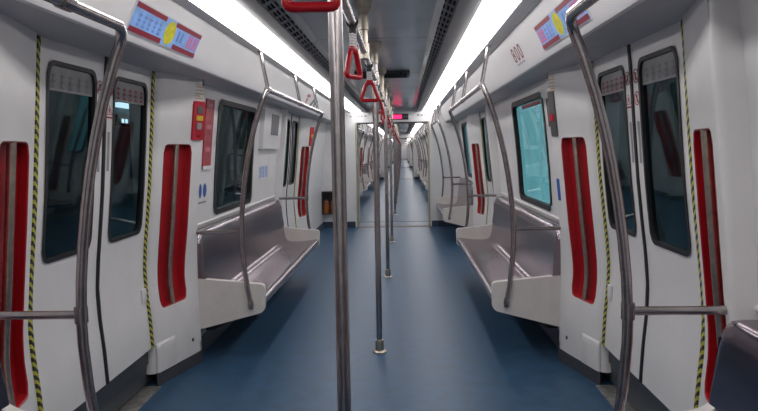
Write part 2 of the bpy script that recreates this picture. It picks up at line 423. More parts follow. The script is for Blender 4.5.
# ------------------------------------------------------------------ door pillars (door pockets with the red grab recess)
def pillar_meshes(fx, flip, dc):
    """local frame: door centre at 0; pillar spans y .675 .. 1.225; mirrored by fx / flip"""
    N0, N1 = DW+.02, DW+PW+.02
    def X(y, z):
        t = (y-N0)/(N1-N0); B_ = pilB(z); return pilN(z)+(B_-pilN(z))*t/.78 if t < .78 else B_+(pilF(z)-B_)*(t-.78)/.22
    ya, yb = N0+.05, N1-.02
    zs = [.09, .3, .45, .55, .62, .68, .75, .83, .93, 1.05, 1.2, 1.35, 1.5, 1.64, 1.8, 1.95, 2.13]
    F = lambda y, z, d=0.: (X(y, z)+d, y, z)
    hole = (N0+.095, N0+.425, .52, 1.655)
    body = MB(); hl = sheet_with_hole(body, F, (ya, yb, .09, 2.13), hole, .05, 5)
    def corner(z, pts, n=6):
        p0, p1, p2 = pts; return [tuple(p0[i]*(1-t)**2+2*p1[i]*t*(1-t)+p2[i]*t*t for i in (0, 1))+(z,) for t in [j/n for j in range(n+1)]]
    rows = []; rows2 = []
    for z in zs:
        a = corner(z, ((X(ya, z), ya), (X(N0+.01, z), N0), (X(N0, z)+.05, N0)))
        rows.append(a+[(1.60, N0+.02, z)])
        b = corner(z, ((X(yb, z), yb), (X(N1-.003, z), N1), (X(N1, z)+.035, N1+.004)))
        rows2.append(b+[(1.50, N1+.006, z)])
    body.grid(rows); body.grid(rows2)
    rec = MB(); D = lambda d: (lambda y, z: F(y, z, d))
    hin = rloop(hole[0]+.006, hole[1]-.006, hole[2]+.006, hole[3]-.006, .046)
    rec.grid([[F(*p, -.001) for p in hl], [F(*p, .004) for p in hin], [F(*p, .045) for p in hin]], True, True)
    hb = [(p[0], p[1]) for p in hin]
    fillpatch(rec, D(.045), hb, 12)
    bar = MB(); yc = (hole[0]+hole[1])/2
    zz = [hole[2]-.004+(hole[3]-hole[2]+.008)*i/24 for i in range(25)]
    bar.tube([F(yc, z, .016) for i, z in enumerate(zz)], .0185, 12)
    skirt = MB(); rs = []
    for z in (0, .085, .095):
        o = -.006 if z < .09 else .004
        pts = corner(z, ((X(ya, z)+o, ya), (X(N0+.01, z)+o, N0-.004), (X(N0, z)+.006, N0+.02)))[::-1]+corner(z, ((X(yb, z)+o, yb), (X(N1, z)+o, N1+.004), (X(N1, z)+.05, N1+.006)))
        rs.append([(1.60, N0+.24, z)]+pts+[(1.50, N1+.008, z)])
    skirt.grid(rs)
    base = MB(); rb = []
    for z, o in ((.095, -.014), (.25, -.016), (.285, -.012), (.30, .002)):
        rb.append([(1.60, N0+.22, z)]+corner(z, ((X(ya, z)+o, ya), (X(N0+.01, z)+o, N0+.0), (X(N0, z)+.004, N0+.015)))[::-1]+[(X(N0+.20, z)+o, N0+.20, z), (X(N0+.235, z)+.004, N0+.235, z)])
    base.grid(rb)
    kh = MB(); y = N1-.12
    kh.lathe([(.014, -.003), (.014, .004)], 0, 0, 14); kh.v = [(F(y, .20)[0]-vz, y+vx, .20+vy) for vx, vy, vz in kh.v]
    hz = MB(); rh = []
    for i in range(31):
        z = .285+(2.125-.285)*i/30
        rh.append([(doorX(z)-.002, N0-.042, z), (doorX(z)-.010, N0-.036, z), (doorX(z)-.012, N0-.012, z), (doorX(z)+.02, N0-.010, z)])
    hz.grid(rh, False)
    org = (fx*1.42, 0, 0)
    my = 0 if flip else None
    K = lambda mb, n, m: mb.mesh(n, M[m], org, fx, my)
    return dict(body=K(body, 'door_pillar', 'pillar'), recess=K(rec, 'grab_recess', 'red'), bar=K(bar, 'grab_bar', 'steelwarm'), skirt=K(skirt, 'kick_skirt', 'skirt'),
                base=K(base, 'base_cover', 'pillar'), key=K(kh, 'key_hole', 'darkmetal'), hz=K(hz, 'hazard_strip', 'hazard')), F, N0, N1
PM = {}
PF = None
pillars = {}
for ci, car in enumerate(CARS):
    for di, dc in enumerate(car['doors']):
        for s in (-1, 1):
            for flip in (False, True):
                k = (s, flip)
                if k not in PM: PM[k] = pillar_meshes(s, flip, 0)
                md, PF, N0, N1 = PM[k]
                root = empty('door_pillar', (s*1.42, dc, 0))
                obj('pillar_body', md['body'], root)
                rc = obj('grab_recess', md['recess'], root); obj('grab_bar', md['bar'], rc)
                obj('kick_skirt', md['skirt'], root); obj('base_cover', md['base'], root); obj('hazard_strip', md['hz'], root)
                if ci == 0: obj('key_hole', md['key'], root)
                if ci > 1: root = far_copy(('pil', s, flip), root)
                pillars[(ci, di, s, flip)] = root
                wh = 'before' if flip else 'beyond'
                if ci == 0:
                    if di == 0:
                        lab = ('white door pillar with red grab recess between nearest %s door and long %s bench' if not flip else 'white %s pillar on the camera side of the nearest %s door') % (SIDE[s], SIDE[s])
                    else:
                        lab = ('white %s door pillar with small red grab recess, just beyond the second %s door' if not flip else 'white %s door pillar between the far end of the long bench and the second %s door') % (SIDE[s], SIDE[s])
                    tag(root, lab, 'pillar')
                else:
                    tag(root, 'white door pillar with red grab recess on the %s side %s' % (SIDE[s], 'seen through the gangway' if ci == 1 else 'in the far carriages'), 'pillar', 'door pillars on the %s %s' % (SIDE[s], 'beyond the gangway' if ci == 1 else 'in the far carriages'))

# things fixed on the two near pillars
def on_pillar(s, dc, ya, yb, za, zb, d0, d1, r=.006, name='plate', m='white', parent=None, origin=None, n=5):
    """rounded plate lying on pillar face, y measured from door centre"""
    lo = rloop(ya, yb, za, zb, r, 10)
    def G(d): return lambda y, z: (s*(PF(y, z)[0]-d), dc+y, z)
    mb = MB(); fillpatch(mb, G(d1), lo, 4); mb.grid([[G(d0)(*p) for p in lo], [G(d1)(*p) for p in lo]], True, True)
    if origin is None: origin = (s*(PF((ya+yb)/2, za)[0]), dc+(ya+yb)/2, za)
    me = mb.mesh(name, M[m], origin)
    return obj(name, me, parent, (0, 0, 0) if parent else origin), origin
D1 = 3.445
# left: red alarm panel
al, og = on_pillar(-1, D1, 1.075, 1.205, 1.685, 1.965, -.002, .014, .012, 'alarm_panel', 'redbox')
tag(al, 'red emergency alarm panel with yellow label high on the left door pillar', 'alarm panel')
for (a, b, c, d, n, m) in ((1.11, 1.17, 1.875, 1.93, 'speaker_grille', 'intercom'), (1.105, 1.175, 1.825, 1.86, 'label_plate', 'yellow'), (1.115, 1.165, 1.76, 1.81, 'call_button', 'grey'), (1.132, 1.146, 1.705, 1.72, 'key_switch', 'black')):
    on_pillar(-1, D1, a, b, c, d, .012, .020, .012 if n != 'label_plate' else .003, n, m, al, og)
for s_, dc_, fl in ((-1, 9.245, 0),):
    a2, og2 = on_pillar(s_, dc_, 1.06, 1.20, 1.66, 1.97, -.002, .014, .012, 'alarm_panel', 'redbox')
    tag(a2, 'small red alarm panel on the far left pillar beside the distant red grab recess', 'alarm panel')
    on_pillar(s_, dc_, 1.10, 1.17, 1.80, 1.85, .012, .020, .003, 'label_plate', 'yellow', a2, og2)
# right: dark intercom
ic, og = on_pillar(1, D1, 1.118, 1.188, 1.665, 1.985, -.002, .012, .006, 'intercom_panel', 'intercom')
tag(ic, 'narrow dark grey intercom plate with red button on the right door pillar', 'intercom')
on_pillar(1, D1, 1.136, 1.170, 1.775, 1.825, .010, .022, .016, 'call_button', 'buttonred', ic, og)
# gold printed notices at pillar tops: strokes of unreadable print
for s in (-1, 1):
    root = None; rows = [(2.085, .055), (2.068, .10), (2.045, .085), (2.02, .10), (2.003, .06), (1.987, .09)]
    for z, w in rows:
        y = 1.10
        x = 0
        while x < w-.004:
            l = min(random.choice((.012, .018, .026)), w-x)
            mbn, o2 = on_pillar(s, D1, y+x if s < 0 else y+x-.0, y+x+l, z-.004, z+.004, 0, .0025, .002, 'print_stroke', 'gold')
            if root is None: root = [mbn]
            else: root.append(mbn)
            x += l+.006
    # join strokes to one notice
    bm = bmesh.new()
    for o in root:
        me = o.data; me.transform(Matrix.Translation(o.location)); bm.from_mesh(me); bpy.data.objects.remove(o)
    lo = (s*1.25, D1+1.15, 1.98)
    bmesh.ops.translate(bm, verts=bm.verts, vec=Vector(lo)*-1)
    me = bpy.data.meshes.new('printed_notice'); bm.to_mesh(me); bm.free(); me.materials.append(M['gold'])
    tag(obj('printed_notice', me, None, lo), 'gold printed notice atop the %s near pillar above the %s' % (SIDE[s], 'red alarm panel' if s < 0 else 'dark intercom'), 'notice')
# blue sticker on right pillar far edge
st, og = on_pillar(1, D1, 1.165, 1.200, 1.20, 1.36, 0, .002, .006, 'service_sticker', 'blue')
tag(st, 'small blue vertical sticker on the far edge of the right door pillar', 'sticker')

# ------------------------------------------------------------------ doors
def door_leaf(s, dc, sg):
    """sg=+1 leaf on the far side of the door centre"""
    root = empty('door_%d' % num('door'), (s*1.46, dc+sg*.33, 0)); root['kind'] = 'structure'; og = root.location
    F = lambda y, z, d=0.: (s*(doorX(z)+d), dc+sg*y, z)
    m = MB(); sheet_with_hole(m, F, (.012, .70, .285, 2.14), (.105, .565, 1.085, 2.03), .055, 14)
    m.grid([[F(.012, z) for z in [.285+.3*i for i in range(7)]], [F(.012, z, .04) for z in [.285+.3*i for i in range(7)]]])
    obj('door_panel', m.mesh('door_panel', M['pillar'], og), root)
    g = MB(); a = rloop(.097, .573, 1.077, 2.038, .06); b = rloop(.118, .552, 1.098, 2.017, .05)
    ringstrip(g, lambda y, z: F(y, z, -.006), a, b); g.grid([[F(*p, -.006) for p in b], [F(*p, .03) for p in b]], True, True)
    obj('window_gasket', g.mesh('window_gasket', M['black'], og), root)
    p = MB(); fillpatch(p, lambda y, z: F(y, z, .012), b); obj('window_pane', p.mesh('window_pane', M['glass'], og), root)
    q = MB(); q.grid([[F(y, z, d) for y, d in ((-.002, .0), (.0, -.010), (.014, -.008), (.016, .01))] for z in [.285+.1855*i for i in range(11)]])
    obj('rubber_seal', q.mesh('rubber_seal', M['black'], og), root)
    k = MB(); k.grid([[(s*1.60, dc+sg*y, z) for y in (0, .93)] for z in (0, .02)]+[[(s*1.575, dc+sg*y, .02) for y in (0, .93)], [(s*1.565, dc+sg*y, .16) for y in (0, .93)], [(s*1.550, dc+sg*y, .165) for y in (0, .93)], [(s*1.545, dc+sg*y, .30) for y in (0, .93)]], False)
    obj('kick_plate', k.mesh('kick_plate', M['kick'], og), root)
    return root, F, og
def disc_on(F, y, z, r0, r1, d, n=24):
    mb = MB()
    if r0 > 0: mb.grid([[F(y+r0*math.cos(2*PI*i/n), z+r0*math.sin(2*PI*i/n), d) for i in range(n)], [F(y+r1*math.cos(2*PI*i/n), z+r1*math.sin(2*PI*i/n), d) for i in range(n)]], False, True)
    else: mb.poly([F(y+r1*math.cos(2*PI*i/n), z+r1*math.sin(2*PI*i/n), d) for i in range(n)])
    return mb
def quad_on(mb, F, y0, y1, z0, z1, d): mb.add([F(y0, z0, d), F(y1, z0, d), F(y1, z1, d), F(y0, z1, d)], [[0, 1, 2, 3]]); return mb
for ci, car in enumerate(CARS):
    for di, dc in enumerate(car['doors']):
        for s in (-1, 1):
            for sg in (1, -1):
                root, F, og = door_leaf(s, dc, sg)
                if ci > 1: far_copy(('door', s, sg), root)['kind'] = 'structure'
                if ci == 0 and di == 0:
                    # warning stickers beside the seal
                    ms = MB(); y = .060
                    ms.v = []; a = disc_on(F, y, 1.955, .030, .037, -.002); ms.add(a.v, a.f)
                    quad_on(ms, F, y-.012, y+.010, 1.935, 1.975, -.002)
                    ms.add([F(y-.028, 1.978, -.0025), F(y-.022, 1.982, -.0025), F(y+.028, 1.932, -.0025), F(y+.022, 1.928, -.0025)], [[0, 1, 2, 3]])
                    if sg < 0:
                        a = disc_on(F, y, 1.84, .030, .037, -.002); ms.add(a.v, a.f); quad_on(ms, F, y-.008, y+.010, 1.818, 1.862, -.002)
                        ms.add([F(y-.028, 1.863, -.0025), F(y-.022, 1.867, -.0025), F(y+.028, 1.817, -.0025), F(y+.022, 1.813, -.0025)], [[0, 1, 2, 3]])
                    else:
                        for q0, q1 in (((-.034, 1.815), (.034, 1.815)), ((.034, 1.815), (0, 1.872)), ((0, 1.872), (-.034, 1.815))):
                            c = (0, 1.834); t = .78
                            i0 = (c[0]+(q0[0]-c[0])*t, c[1]+(q0[1]-c[1])*t); i1 = (c[0]+(q1[0]-c[0])*t, c[1]+(q1[1]-c[1])*t)
                            ms.add([F(y+q0[0], q0[1], -.002), F(y+q1[0], q1[1], -.002), F(y+i1[0], i1[1], -.002), F(y+i0[0], i0[1], -.002)], [[0, 1, 2, 3]])
                        quad_on(ms, F, y-.007, y+.007, 1.825, 1.85, -.002); quad_on(ms, F, y-.034, y+.034, 1.795, 1.805, -.002)
                    obj('warning_sticker', ms.mesh('warning_sticker', M['inkred'], og), root)
                    hp = MB(); hp.grid([[F(y-.018, z, -.002), F(y, z, -.006), F(y+.012, z, -.002)] for z in (1.50, 1.55, 1.65, 1.72)])
                    obj('finger_groove', hp.mesh('finger_groove', M['grey'], og), root)
                    # frosted band of small characters across the top of the glass
                    fb = MB(); quad_on(fb, F, .112, .558, 1.90, 2.025, .010)
                    obj('frosted_band', fb.mesh('frosted_band', M['grey'], og), root)
                    tx = MB()
                    for i in range(5):
                        yy = .16+i*.08
                        for (u0, u1, w0, w1) in ((0, .045, .055, .064), (0, .045, .028, .036), (.018, .027, .0, .07), (0, .045, 0, .008)): quad_on(tx, F, yy+u0, yy+u1, 1.912+w0, 1.912+w1, .007)
                    obj('window_lettering', tx.mesh('window_lettering', M['inkred' if sg > 0 else 'inkgrey'], og), root)
                    if sg > 0:
                        lp = MB(); y0_, z0_ = .625, .63
                        lp.box(s*(doorX(.65)-.012), s*doorX(.65), dc+.57, dc+.635, .60, .70, .004)
                        obj('latch_plate', lp.mesh('latch_plate', M['white'], og), root)
        for s in (-1, 1):
            structure('trim_%d' % num('trim'), MB().box(s*1.465, s*1.60, dc-.672, dc+.672, -.01, .010, .003), M['threshold'])
            # header over the leaves with little sensor studs
            structure('trim_%d' % num('trim'), MB().box(s*1.50, s*1.60, dc-.70, dc+.70, 2.09, 2.14), M['soffit'])

# ------------------------------------------------------------------ steel benches
def bench(s, L):
    """local: y 0..L (near end at 0); x absolute, mirrored by s"""
    org = (s*1.10, 0, 0); R = {}
    K = lambda mb, n, m, sh=.6: mb.mesh(n, M[m], org, s, None, 0, sh)
    a, b = .002, L-.002
    seat = MB(); pr = [(.872, .418), (.866, .445), (.872, .468), (.89, .476), (.93, .474), (1.02, .458), (1.14, .450), (1.22, .455), (1.262, .470), (1.285, .505)]
    seat.grid([[(x, y, z) for x, z in pr] for y in (a, b)]); seat.grid([[(x, y, z) for x, z in [(.872, .418), (.90, .40), (1.30, .36), (1.40, .36), (1.285, .505)]] for y in (a, b)], False)
    R['seat_pan'] = K(seat, 'seat_pan', 'seatsteel', .9)
    back = MB(); pb = [(1.285, .505), (1.300, .56), (1.318, .72), (1.335, .90), (1.345, .965), (1.358, .985), (1.385, .99), (1.428, .99)]
    n = 10; rows = []
    for u in (0, .004, .012, .025, .05, .10, .5, L/2, L-.5, L-.10, L-.05, L-.025, L-.012, L-.004, L):     # ends of the backrest are rounded off at the top
        e = min(u, L-u); drop = .09*(1-math.sqrt(max(0, 1-(1-min(1, e/.10))**2)))
        rows.append([(x-.003*(1-min(1, e/.1)), min(b, max(a, u)), z-drop*max(0, (z-.72)/.27)) for x, z in pb])
    back.grid(rows)
    for y in (a, b): back.poly([(x, y, z) for x, z in pb if z < .93]+[(1.40, y, .93), (1.428, y, .9), (1.428, y, .505)])
    R['backrest'] = K(back, 'backrest', 'seatsteel', .9)
    for tagn, y0_, y1_ in (('near', -.005, .045), ('far', L-.045, L+.005)):
        p = MB(); o = []
        def bez(p0, p1, p2, n=5): return [tuple(p0[k]*(1-t)**2+2*p1[k]*t*(1-t)+p2[k]*t*t for k in (0, 1)) for t in [j/n for j in range(n+1)]]
        o += bez((.858, .555), (.858, .590), (.893, .592)); o += bez((1.24, .625), (1.32, .640), (1.35, .70)) if tagn == 'far' else [(1.26, .628), (1.345, .636)]
        o += [(1.43, .80 if tagn == 'far' else .64), (1.43, .245), (1.345, .250)]; o += bez((.91, .364), (.868, .374), (.862, .41))
        p.prism([(x, y0_, z) for x, z in o], (0, y1_-y0_, 0)); R['end_'+tagn] = K(p, 'end_panel', 'seatwhite', .5)
    for i, y in enumerate((.35, L/2, L-.35)):
        br = MB(); br.prism([(.93, y-.02, .40), (1.43, y-.02, .36), (1.43, y-.02, .14), (1.36, y-.02, .14)], (0, .04, 0))
        R['bracket%d' % i] = K(br, 'bracket', 'darkmetal')
    return R
BM = {}
bench_labels = {}
def rail_frame(s, L):
    """handrail in front of a bench: curved posts at both ends, top rail, ceiling struts and side bars"""
    org = (s*.95, 0, 0); R = []
    K = lambda mb, n, m='railsteel': mb.mesh(n, M[m], org, s)
    prof = [(.965, .44), (.985, .56), (1.004, .72), (1.015, .88), (1.016, .98), (1.008, 1.12), (.993, 1.26), (.973, 1.40), (.948, 1.54), (.920, 1.66), (.888, 1.78), (.855, 1.88), (.832, 1.945), (.815, 1.985)]
    r = .0195
    for y, sg in ((-.015, 1), (L+.015, -1)):
        p = [(x, y, z) for x, z in prof]
        p += [(.805, y+sg*.004, 2.012), (.796, y+sg*.020, 2.034), (.790, y+sg*.045, 2.045), (.787, y+sg*.08, 2.047)]
        m = MB(); m.tube(p, r, 12)
        m.tube([(.965, y, .44), (.965, y+sg*.03, .43)], .024, 12); m.lathe([(.0, .40), (.022, .405), (.024, .44), (.02, .47)], .965, y, 12)
        R.append(('post', K(m, 'post')))
    m = MB(); m.tube([(.787, .04, 2.047), (.787, L-.04, 2.047)], r, 12); R.append(('top_rail', K(m, 'top_rail')))
    for y in (.03, L*.47, L-.40 if L > 3 else L-.1):
        m = MB(); m.tube([(.787, y, 2.047), (.842, y, 2.345)], .0145, 10); m.tube([(.787, y-.03, 2.047), (.787, y+.03, 2.047)], .025, 10); m.tube([(.838, y, 2.325), (.844, y, 2.345)], .022, 12); R.append(('ceiling_strut', K(m, 'ceiling_strut')))
    for y in (-.015, L+.015):
        m = MB(); m.tube([(1.016, y, .995), (1.365, y, .995)], .0165, 12); m.tube([(1.016, y, .965), (1.016, y, 1.025)], .0245, 12); R.append(('side_bar', K(m, 'side_bar')))
    return R
RF = {}
for ci, car in enumerate(CARS):
    for bi, (a, b) in enumerate(car['bays']):
        L = round(b-a, 3)
        if ci == 0 and bi == 1: L = 3.2
        for s in (-1, 1):
            if ci == 0 and bi == 2 and s < 0: continue
            if (s, L) not in BM: BM[(s, L)] = bench(s, L); RF[(s, L)] = rail_frame(s, L)
            R = BM[(s, L)]; root = empty('steel_bench', (s*1.10, a, 0))
            for k in ('seat_pan', 'backrest', 'end_near', 'end_far', 'bracket0', 'bracket1', 'bracket2'):
                o = obj('end_panel' if k.startswith('end') else k.rstrip('012'), R[k], root)
                if k.startswith('end'): o['label'] = 'white moulded end panel'
            rt = empty('grab_rail', (s*.95, a, 0))
            for n_, me in RF[(s, L)]: obj(n_, me, rt)
            if ci > 1: root = far_copy(('bench', s, L), root); rt = far_copy(('rail', s, L), rt)
            if ci == 0:
                w = ['beside the camera, before the nearest door', 'in full view with shiny seat and white end panels', 'short, beyond the second door by the gangway wall'][bi]
                tag(root, 'stainless steel bench on the %s, %s' % (SIDE[s], w), 'bench')
                w = ['closest to the camera, beside the nearest door', 'above the long steel bench in full view', 'beyond the second door, above the short far bench'][bi]
                tag(rt, 'bent steel handrail on the %s, %s' % (SIDE[s], w), 'handrail')
            else:
                w = 'seen through the gangway' if ci == 1 else 'in the far carriages'
                tag(root, 'distant steel bench along the %s wall %s' % (SIDE[s], w), 'bench', 'benches on the %s %s' % (SIDE[s], w))
                tag(rt, 'distant curved steel handrail on the %s side %s' % (SIDE[s], w), 'handrail', 'handrails on the %s %s' % (SIDE[s], w))

# ------------------------------------------------------------------ centre poles, overhead rail, strap handles
def pole_meshes():
    p = MB(); p.lathe([(.0225, .05), (.0225, 2.34)], 0, 0, 20)
    f = MB(); f.lathe([(.058, 0), (.058, .006), (.050, .012), (.034, .016), (.033, .09), (.030, .098), (.0225, .10)], 0, 0, 24)
    t = MB(); t.lathe([(.0225, 2.24), (.028, 2.245), (.028, 2.33), (.05, 2.36), (.052, 2.40)], 0, 0, 24)
    c = MB(); c.lathe([(.0235, 2.075), (.029, 2.08), (.029, 2.18), (.0235, 2.185)], 0, 0, 20)
    return p.mesh('shaft', M['steel']), f.mesh('floor_flange', M['steelwarm']), t.mesh('ceiling_flange', M['steelwarm']), c.mesh('rail_clamp', M['railsteel'])
PO = pole_meshes()
polesY = {0: [2.0, 4.86, 7.77, 10.70], 1: [15.2, 18.1, 21.0, 23.9, 26.8, 29.7, 31.9], 2: [35.0, 37.9, 40.8, 43.7, 46.6, 49.5]}
for k_ in (3, 4): polesY[k_] = [y+19.75*(k_-2) for y in polesY[2]]
plab = ['thick steel floor-to-ceiling pole nearest the camera, cut by the bottom edge', 'slim steel centre pole whose round floor flange is in full view', 'third steel centre pole, its foot just short of the gangway sill', 'fourth steel centre pole, close to the gangway sill, mostly behind nearer poles']
for ci in polesY:
    for i, y in enumerate(polesY[ci]):
        r = empty('grab_pole', (0, y, 0))
        for n_, me in zip(('shaft', 'floor_flange', 'ceiling_flange', 'rail_clamp'), PO): obj(n_, me, r)
        if ci > 1: r = far_copy(('pole',), r)
        if ci == 0: tag(r, plab[i], 'pole')
        else: tag(r, 'distant steel centre pole standing in the row %s' % ('beyond the gangway' if ci == 1 else 'in the far carriages'), 'pole', 'centre poles %s' % ('beyond the gangway' if ci == 1 else 'in the far carriages'))
hm = MB(); hm.lathe([(.0225, 2.10), (.0225, 2.24), (.028, 2.245), (.028, 2.33), (.05, 2.36), (.052, 2.40)], 0, 0, 20)
hm.lathe([(.0235, 2.085), (.029, 2.09), (.029, 2.17), (.0235, 2.175)], 0, 0, 20)
HM = hm.mesh('hanger', M['steelwarm'])
railspan = {0: (.6, 12.5, [.5, 3.5, 6.4, 9.25, 12.3]), 1: (14.2, 32.2, [16.7, 19.6, 22.5, 25.4, 28.3]), 2: (34., 51.8, [36.5, 39.4, 42.3, 45.2, 48.1])}
for k_ in (3, 4): railspan[k_] = (railspan[2][0]+19.75*(k_-2), railspan[2][1]+19.75*(k_-2), [h+19.75*(k_-2) for h in railspan[2][2]])
for ci, (a, b, hs) in railspan.items():
    r = empty('overhead_rail', (0, a, 2.13))
    m = MB(); m.tube([(0, a, 2.13), (0, b, 2.13)], .019, 14); obj('rail_tube', m.mesh('rail_tube', M['railsteel'], (0, a, 2.13)), r)
    for h in hs: obj('hanger', HM, r, (0, h-a, -2.13))
    tag(r, 'steel overhead handrail with hanging straps along the centre of the %s' % ['nearest carriage', 'carriage beyond the gangway', 'far carriages'][min(ci, 2)], 'handrail', 'far overhead rails' if ci > 1 else None)
def handle_meshes():
    org = (0, 0, 2.13)
    c = MB(); c.tube([(0, -.022, 2.13), (0, .022, 2.13)], .026, 14); c.box(-.016, .016, -.018, .018, 2.085, 2.112, .004)
    st = MB()
    z = 2.088; i = 0
    for i in range(6):
        st.box(-.017, .017, -.009, .009, z-.0105, z-.001, .002); z -= .0115
    z0 = z+.001
    core = MB(); core.box(-.0125, .0125, -.006, .006, z0-.002, 2.09)
    h = MB()
    zt, zb, hw = 2.022, 1.905, .052
    def rt(pts, r, n=5):
        out = []
        k = len(pts)
        for i in range(k):
            p, q, w = Vector(pts[i-1]), Vector(pts[i]), Vector(pts[(i+1) % k])
            u = (p-q).normalized(); v = (w-q).normalized()
            A = q+u*r; B = q+v*r
            for j in range(n+1):
                t = j/n; out.append(A*(1-t)**2+q*2*t*(1-t)+B*t*t)
        return out
    loop = rt([(-.020, 0, zt-.006), (.020, 0, zt-.006), (hw+.006, 0, zb), (-hw-.006, 0, zb)], .022)
    h.tube([(p.x, 0, p.z) for p in loop], .0115, 12, closed=True)
    h.box(-.021, .021, -.012, .012, zt-.018, zt+.012, .005)
    return c.mesh('rail_clip', M['beadblack'], org), st.mesh('strap', M['bead'], org), core.mesh('strap_core', M['beadblack'], org), h.mesh('handle_loop', M['redhandle'], org)
HD = handle_meshes()
rot0 = [3, 62, 4, 38, 75, 20, 55, 80, 10]
hl = ['largest red strap handle, nearest the camera, cut by the top edge', 'red strap handle hanging edge-on right of the near pole', 'red triangular strap handle facing front, above the slim pole',
      'red strap handle just behind the front-facing triangular one', 'fifth red strap handle along the rail, turned sideways', 'red strap handle under the ceiling sensor bar, sixth from the camera']
hy = {0: [1.38+1.33*i for i in range(9)], 1: [14.6+1.33*i for i in range(13)], 2: [34.6+1.33*i for i in range(13)]}
for k_ in (3, 4): hy[k_] = [y+19.75*(k_-2) for y in hy[2]]
for ci in hy:
    for i, y in enumerate(hy[ci]):
        if any(abs(y-p) < .06 for p in polesY[ci]+railspan[ci][2]): y += .15
        r = empty('strap_handle', (  .012 if (ci, i) == (0, 0) else 0, y, 2.13)); r.rotation_euler.z = math.radians(rot0[i] if ci == 0 else random.uniform(-10, 85))
        cp = obj('rail_clip', HD[0], r); cp.rotation_euler.z = -r.rotation_euler.z
        s_ = obj('strap', HD[1], r); obj('strap_core', HD[2], s_); obj('handle_loop', HD[3], r)
        if ci == 0 and i < 6: tag(r, hl[i], 'strap handle')
        else:
            w = ['just before the gangway', 'beyond the gangway', 'in the far carriages'][min(ci, 2)]
            tag(r, 'small red strap handle on the overhead rail %s' % w, 'strap handle', 'red strap handles %s' % w)

# ------------------------------------------------------------------ signs and fittings on the walls and ceiling
# route displays on the cover panels, slanted
def panel_pt(s, u, v, off):      # v: 0 at bottom edge .. along the slope, metres; off towards the aisle
    ax, az = (.955-1.055), (2.345-2.135); l = math.hypot(ax, az); ax /= l; az /= l
    nx, nz = -az, ax             # pointing to the aisle and down
    return (s*(1.055+ax*v+nx*off), u, 2.135+az*v+nz*off)
def panel_quad(mb, s, u0, u1, v0, v1, off):
    mb.add([panel_pt(s, u0, v0, off), panel_pt(s, u1, v0, off), panel_pt(s, u1, v1, off), panel_pt(s, u0, v1, off)], [[0, 1, 2, 3]]); return mb
def route_display(s, yc, label):
    W, v0, v1 = .90, .028, .168
    org = panel_pt(s, yc, v0, 0); r = empty('route_display', org)
    P = lambda mb, n, m, par=r: obj(n, mb.mesh(n, M[m], org), par)
    y0, y1 = yc-W/2, yc+W/2
    h = MB(); h.prism([panel_pt(s, y0-.008, v0-.008, -.005), panel_pt(s, y1+.008, v0-.008, -.005), panel_pt(s, y1+.008, v1+.008, -.005), panel_pt(s, y0-.008, v1+.008, -.005)], Vector(panel_pt(s, 0, 0, .010))-Vector(panel_pt(s, 0, 0, 0)))
    P(h, 'housing', 'white')
    sc = P(panel_quad(MB(), s, y0, y1, v0, v1, .007), 'screen', 'dsp_blue')
    A = lambda t: (y0+W*t) if s < 0 else (y1-W*t)     # t runs left to right for a passenger facing it
    if s > 0: A = lambda t: y1-W*t
    m = MB()
    for t0, t1, va, vb in ((0, .40, .115, .14), (.55, 1, .115, .14), (0, .42, 0, .025), (.60, 1, 0, .025)):
        panel_quad(m, s, A(t0), A(t1), v0+va, v0+vb, .009)
    P(m, 'red_band', 'dsp_red', sc)
    m = MB(); n = 24
    m.poly([panel_pt(s, A(.50+.075*math.cos(2*PI*i/n)), v0+.07+.062*math.sin(2*PI*i/n), .0095) for i in range(n)]); P(m, 'yellow_patch', 'dsp_yellow', sc)
    m = MB()
    for t in ((.80, .845, .90, .945) if s < 0 else (.80, .84, .88, .92)):
        panel_quad(m, s, A(t), A(t+.028), v0+.035, v0+.108, .009)
    for va in ((.040, .098) if s > 0 else ()): panel_quad(m, s, A(.79), A(.96), v0+va, v0+va+.008, .0092)
    if s > 0:
        m2 = MB()
        for t in (.03, .065, .10, .135):
            panel_quad(m, s, A(t), A(t+.022), v0+.035, v0+.108, .009)
        for va in (.04, .085): panel_quad(m, s, A(.02), A(.17), v0+va, v0+va+.01, .0092)
    P(m, 'pink_characters', 'dsp_pink', sc)
    m = MB()
    for i in range(5):
        t = .06+i*.068
        for va in (.035, .058, .082): panel_quad(m, s, A(t), A(t+random.choice((.03, .04))), v0+va, v0+va+.009, .009)
        panel_quad(m, s, A(t+.014), A(t+.022), v0+.035, v0+.105, .009)
    for i in range(2): panel_quad(m, s, A(.62+i*.06), A(.65+i*.06), v0+.045, v0+.10, .009)
    P(m, 'blue_characters', 'dsp_ink', sc)
    tag(r, label, 'display')
route_display(-1, 3.32, 'lit blue and red route screen with yellow patch above the nearest left door')
route_display(1, 3.32, 'lit blue and red route screen above the nearest right door, partly behind the handrail')

# carriage number 800
cu = bpy.data.curves.new('num', 'FONT'); cu.body = '800'; cu.size = .15; cu.align_x = 'CENTER'; cu.space_character = 1.25
to = bpy.data.objects.new('num_tmp', cu); COL.objects.link(to)
dg = bpy.context.evaluated_depsgraph_get(); tm = bpy.data.meshes.new_from_object(to.evaluated_get(dg)); bpy.data.objects.remove(to)
org = panel_pt(1, 4.47, .03, 0)
for v in tm.vertices:
    p = panel_pt(1, 4.47-v.co.x*1.25, .065+v.co.y, .002); v.co = (p[0]-org[0], p[1]-org[1], p[2]-org[2])
tm.materials.clear(); tm.materials.append(M['inkred']); tm.name = 'carriage_number'
no = obj('carriage_number', tm, None, org); tag(no, 'dark red number 800 on the right cover panel beside the route screen', 'number')
m = MB()
for u in (-.10, -.035, .03, .10): panel_quad(m, 1, 4.47-u-.022, 4.47-u+.022, .038, .050, .002)
obj('small_print', m.mesh('small_print', M['grey'], org), no)
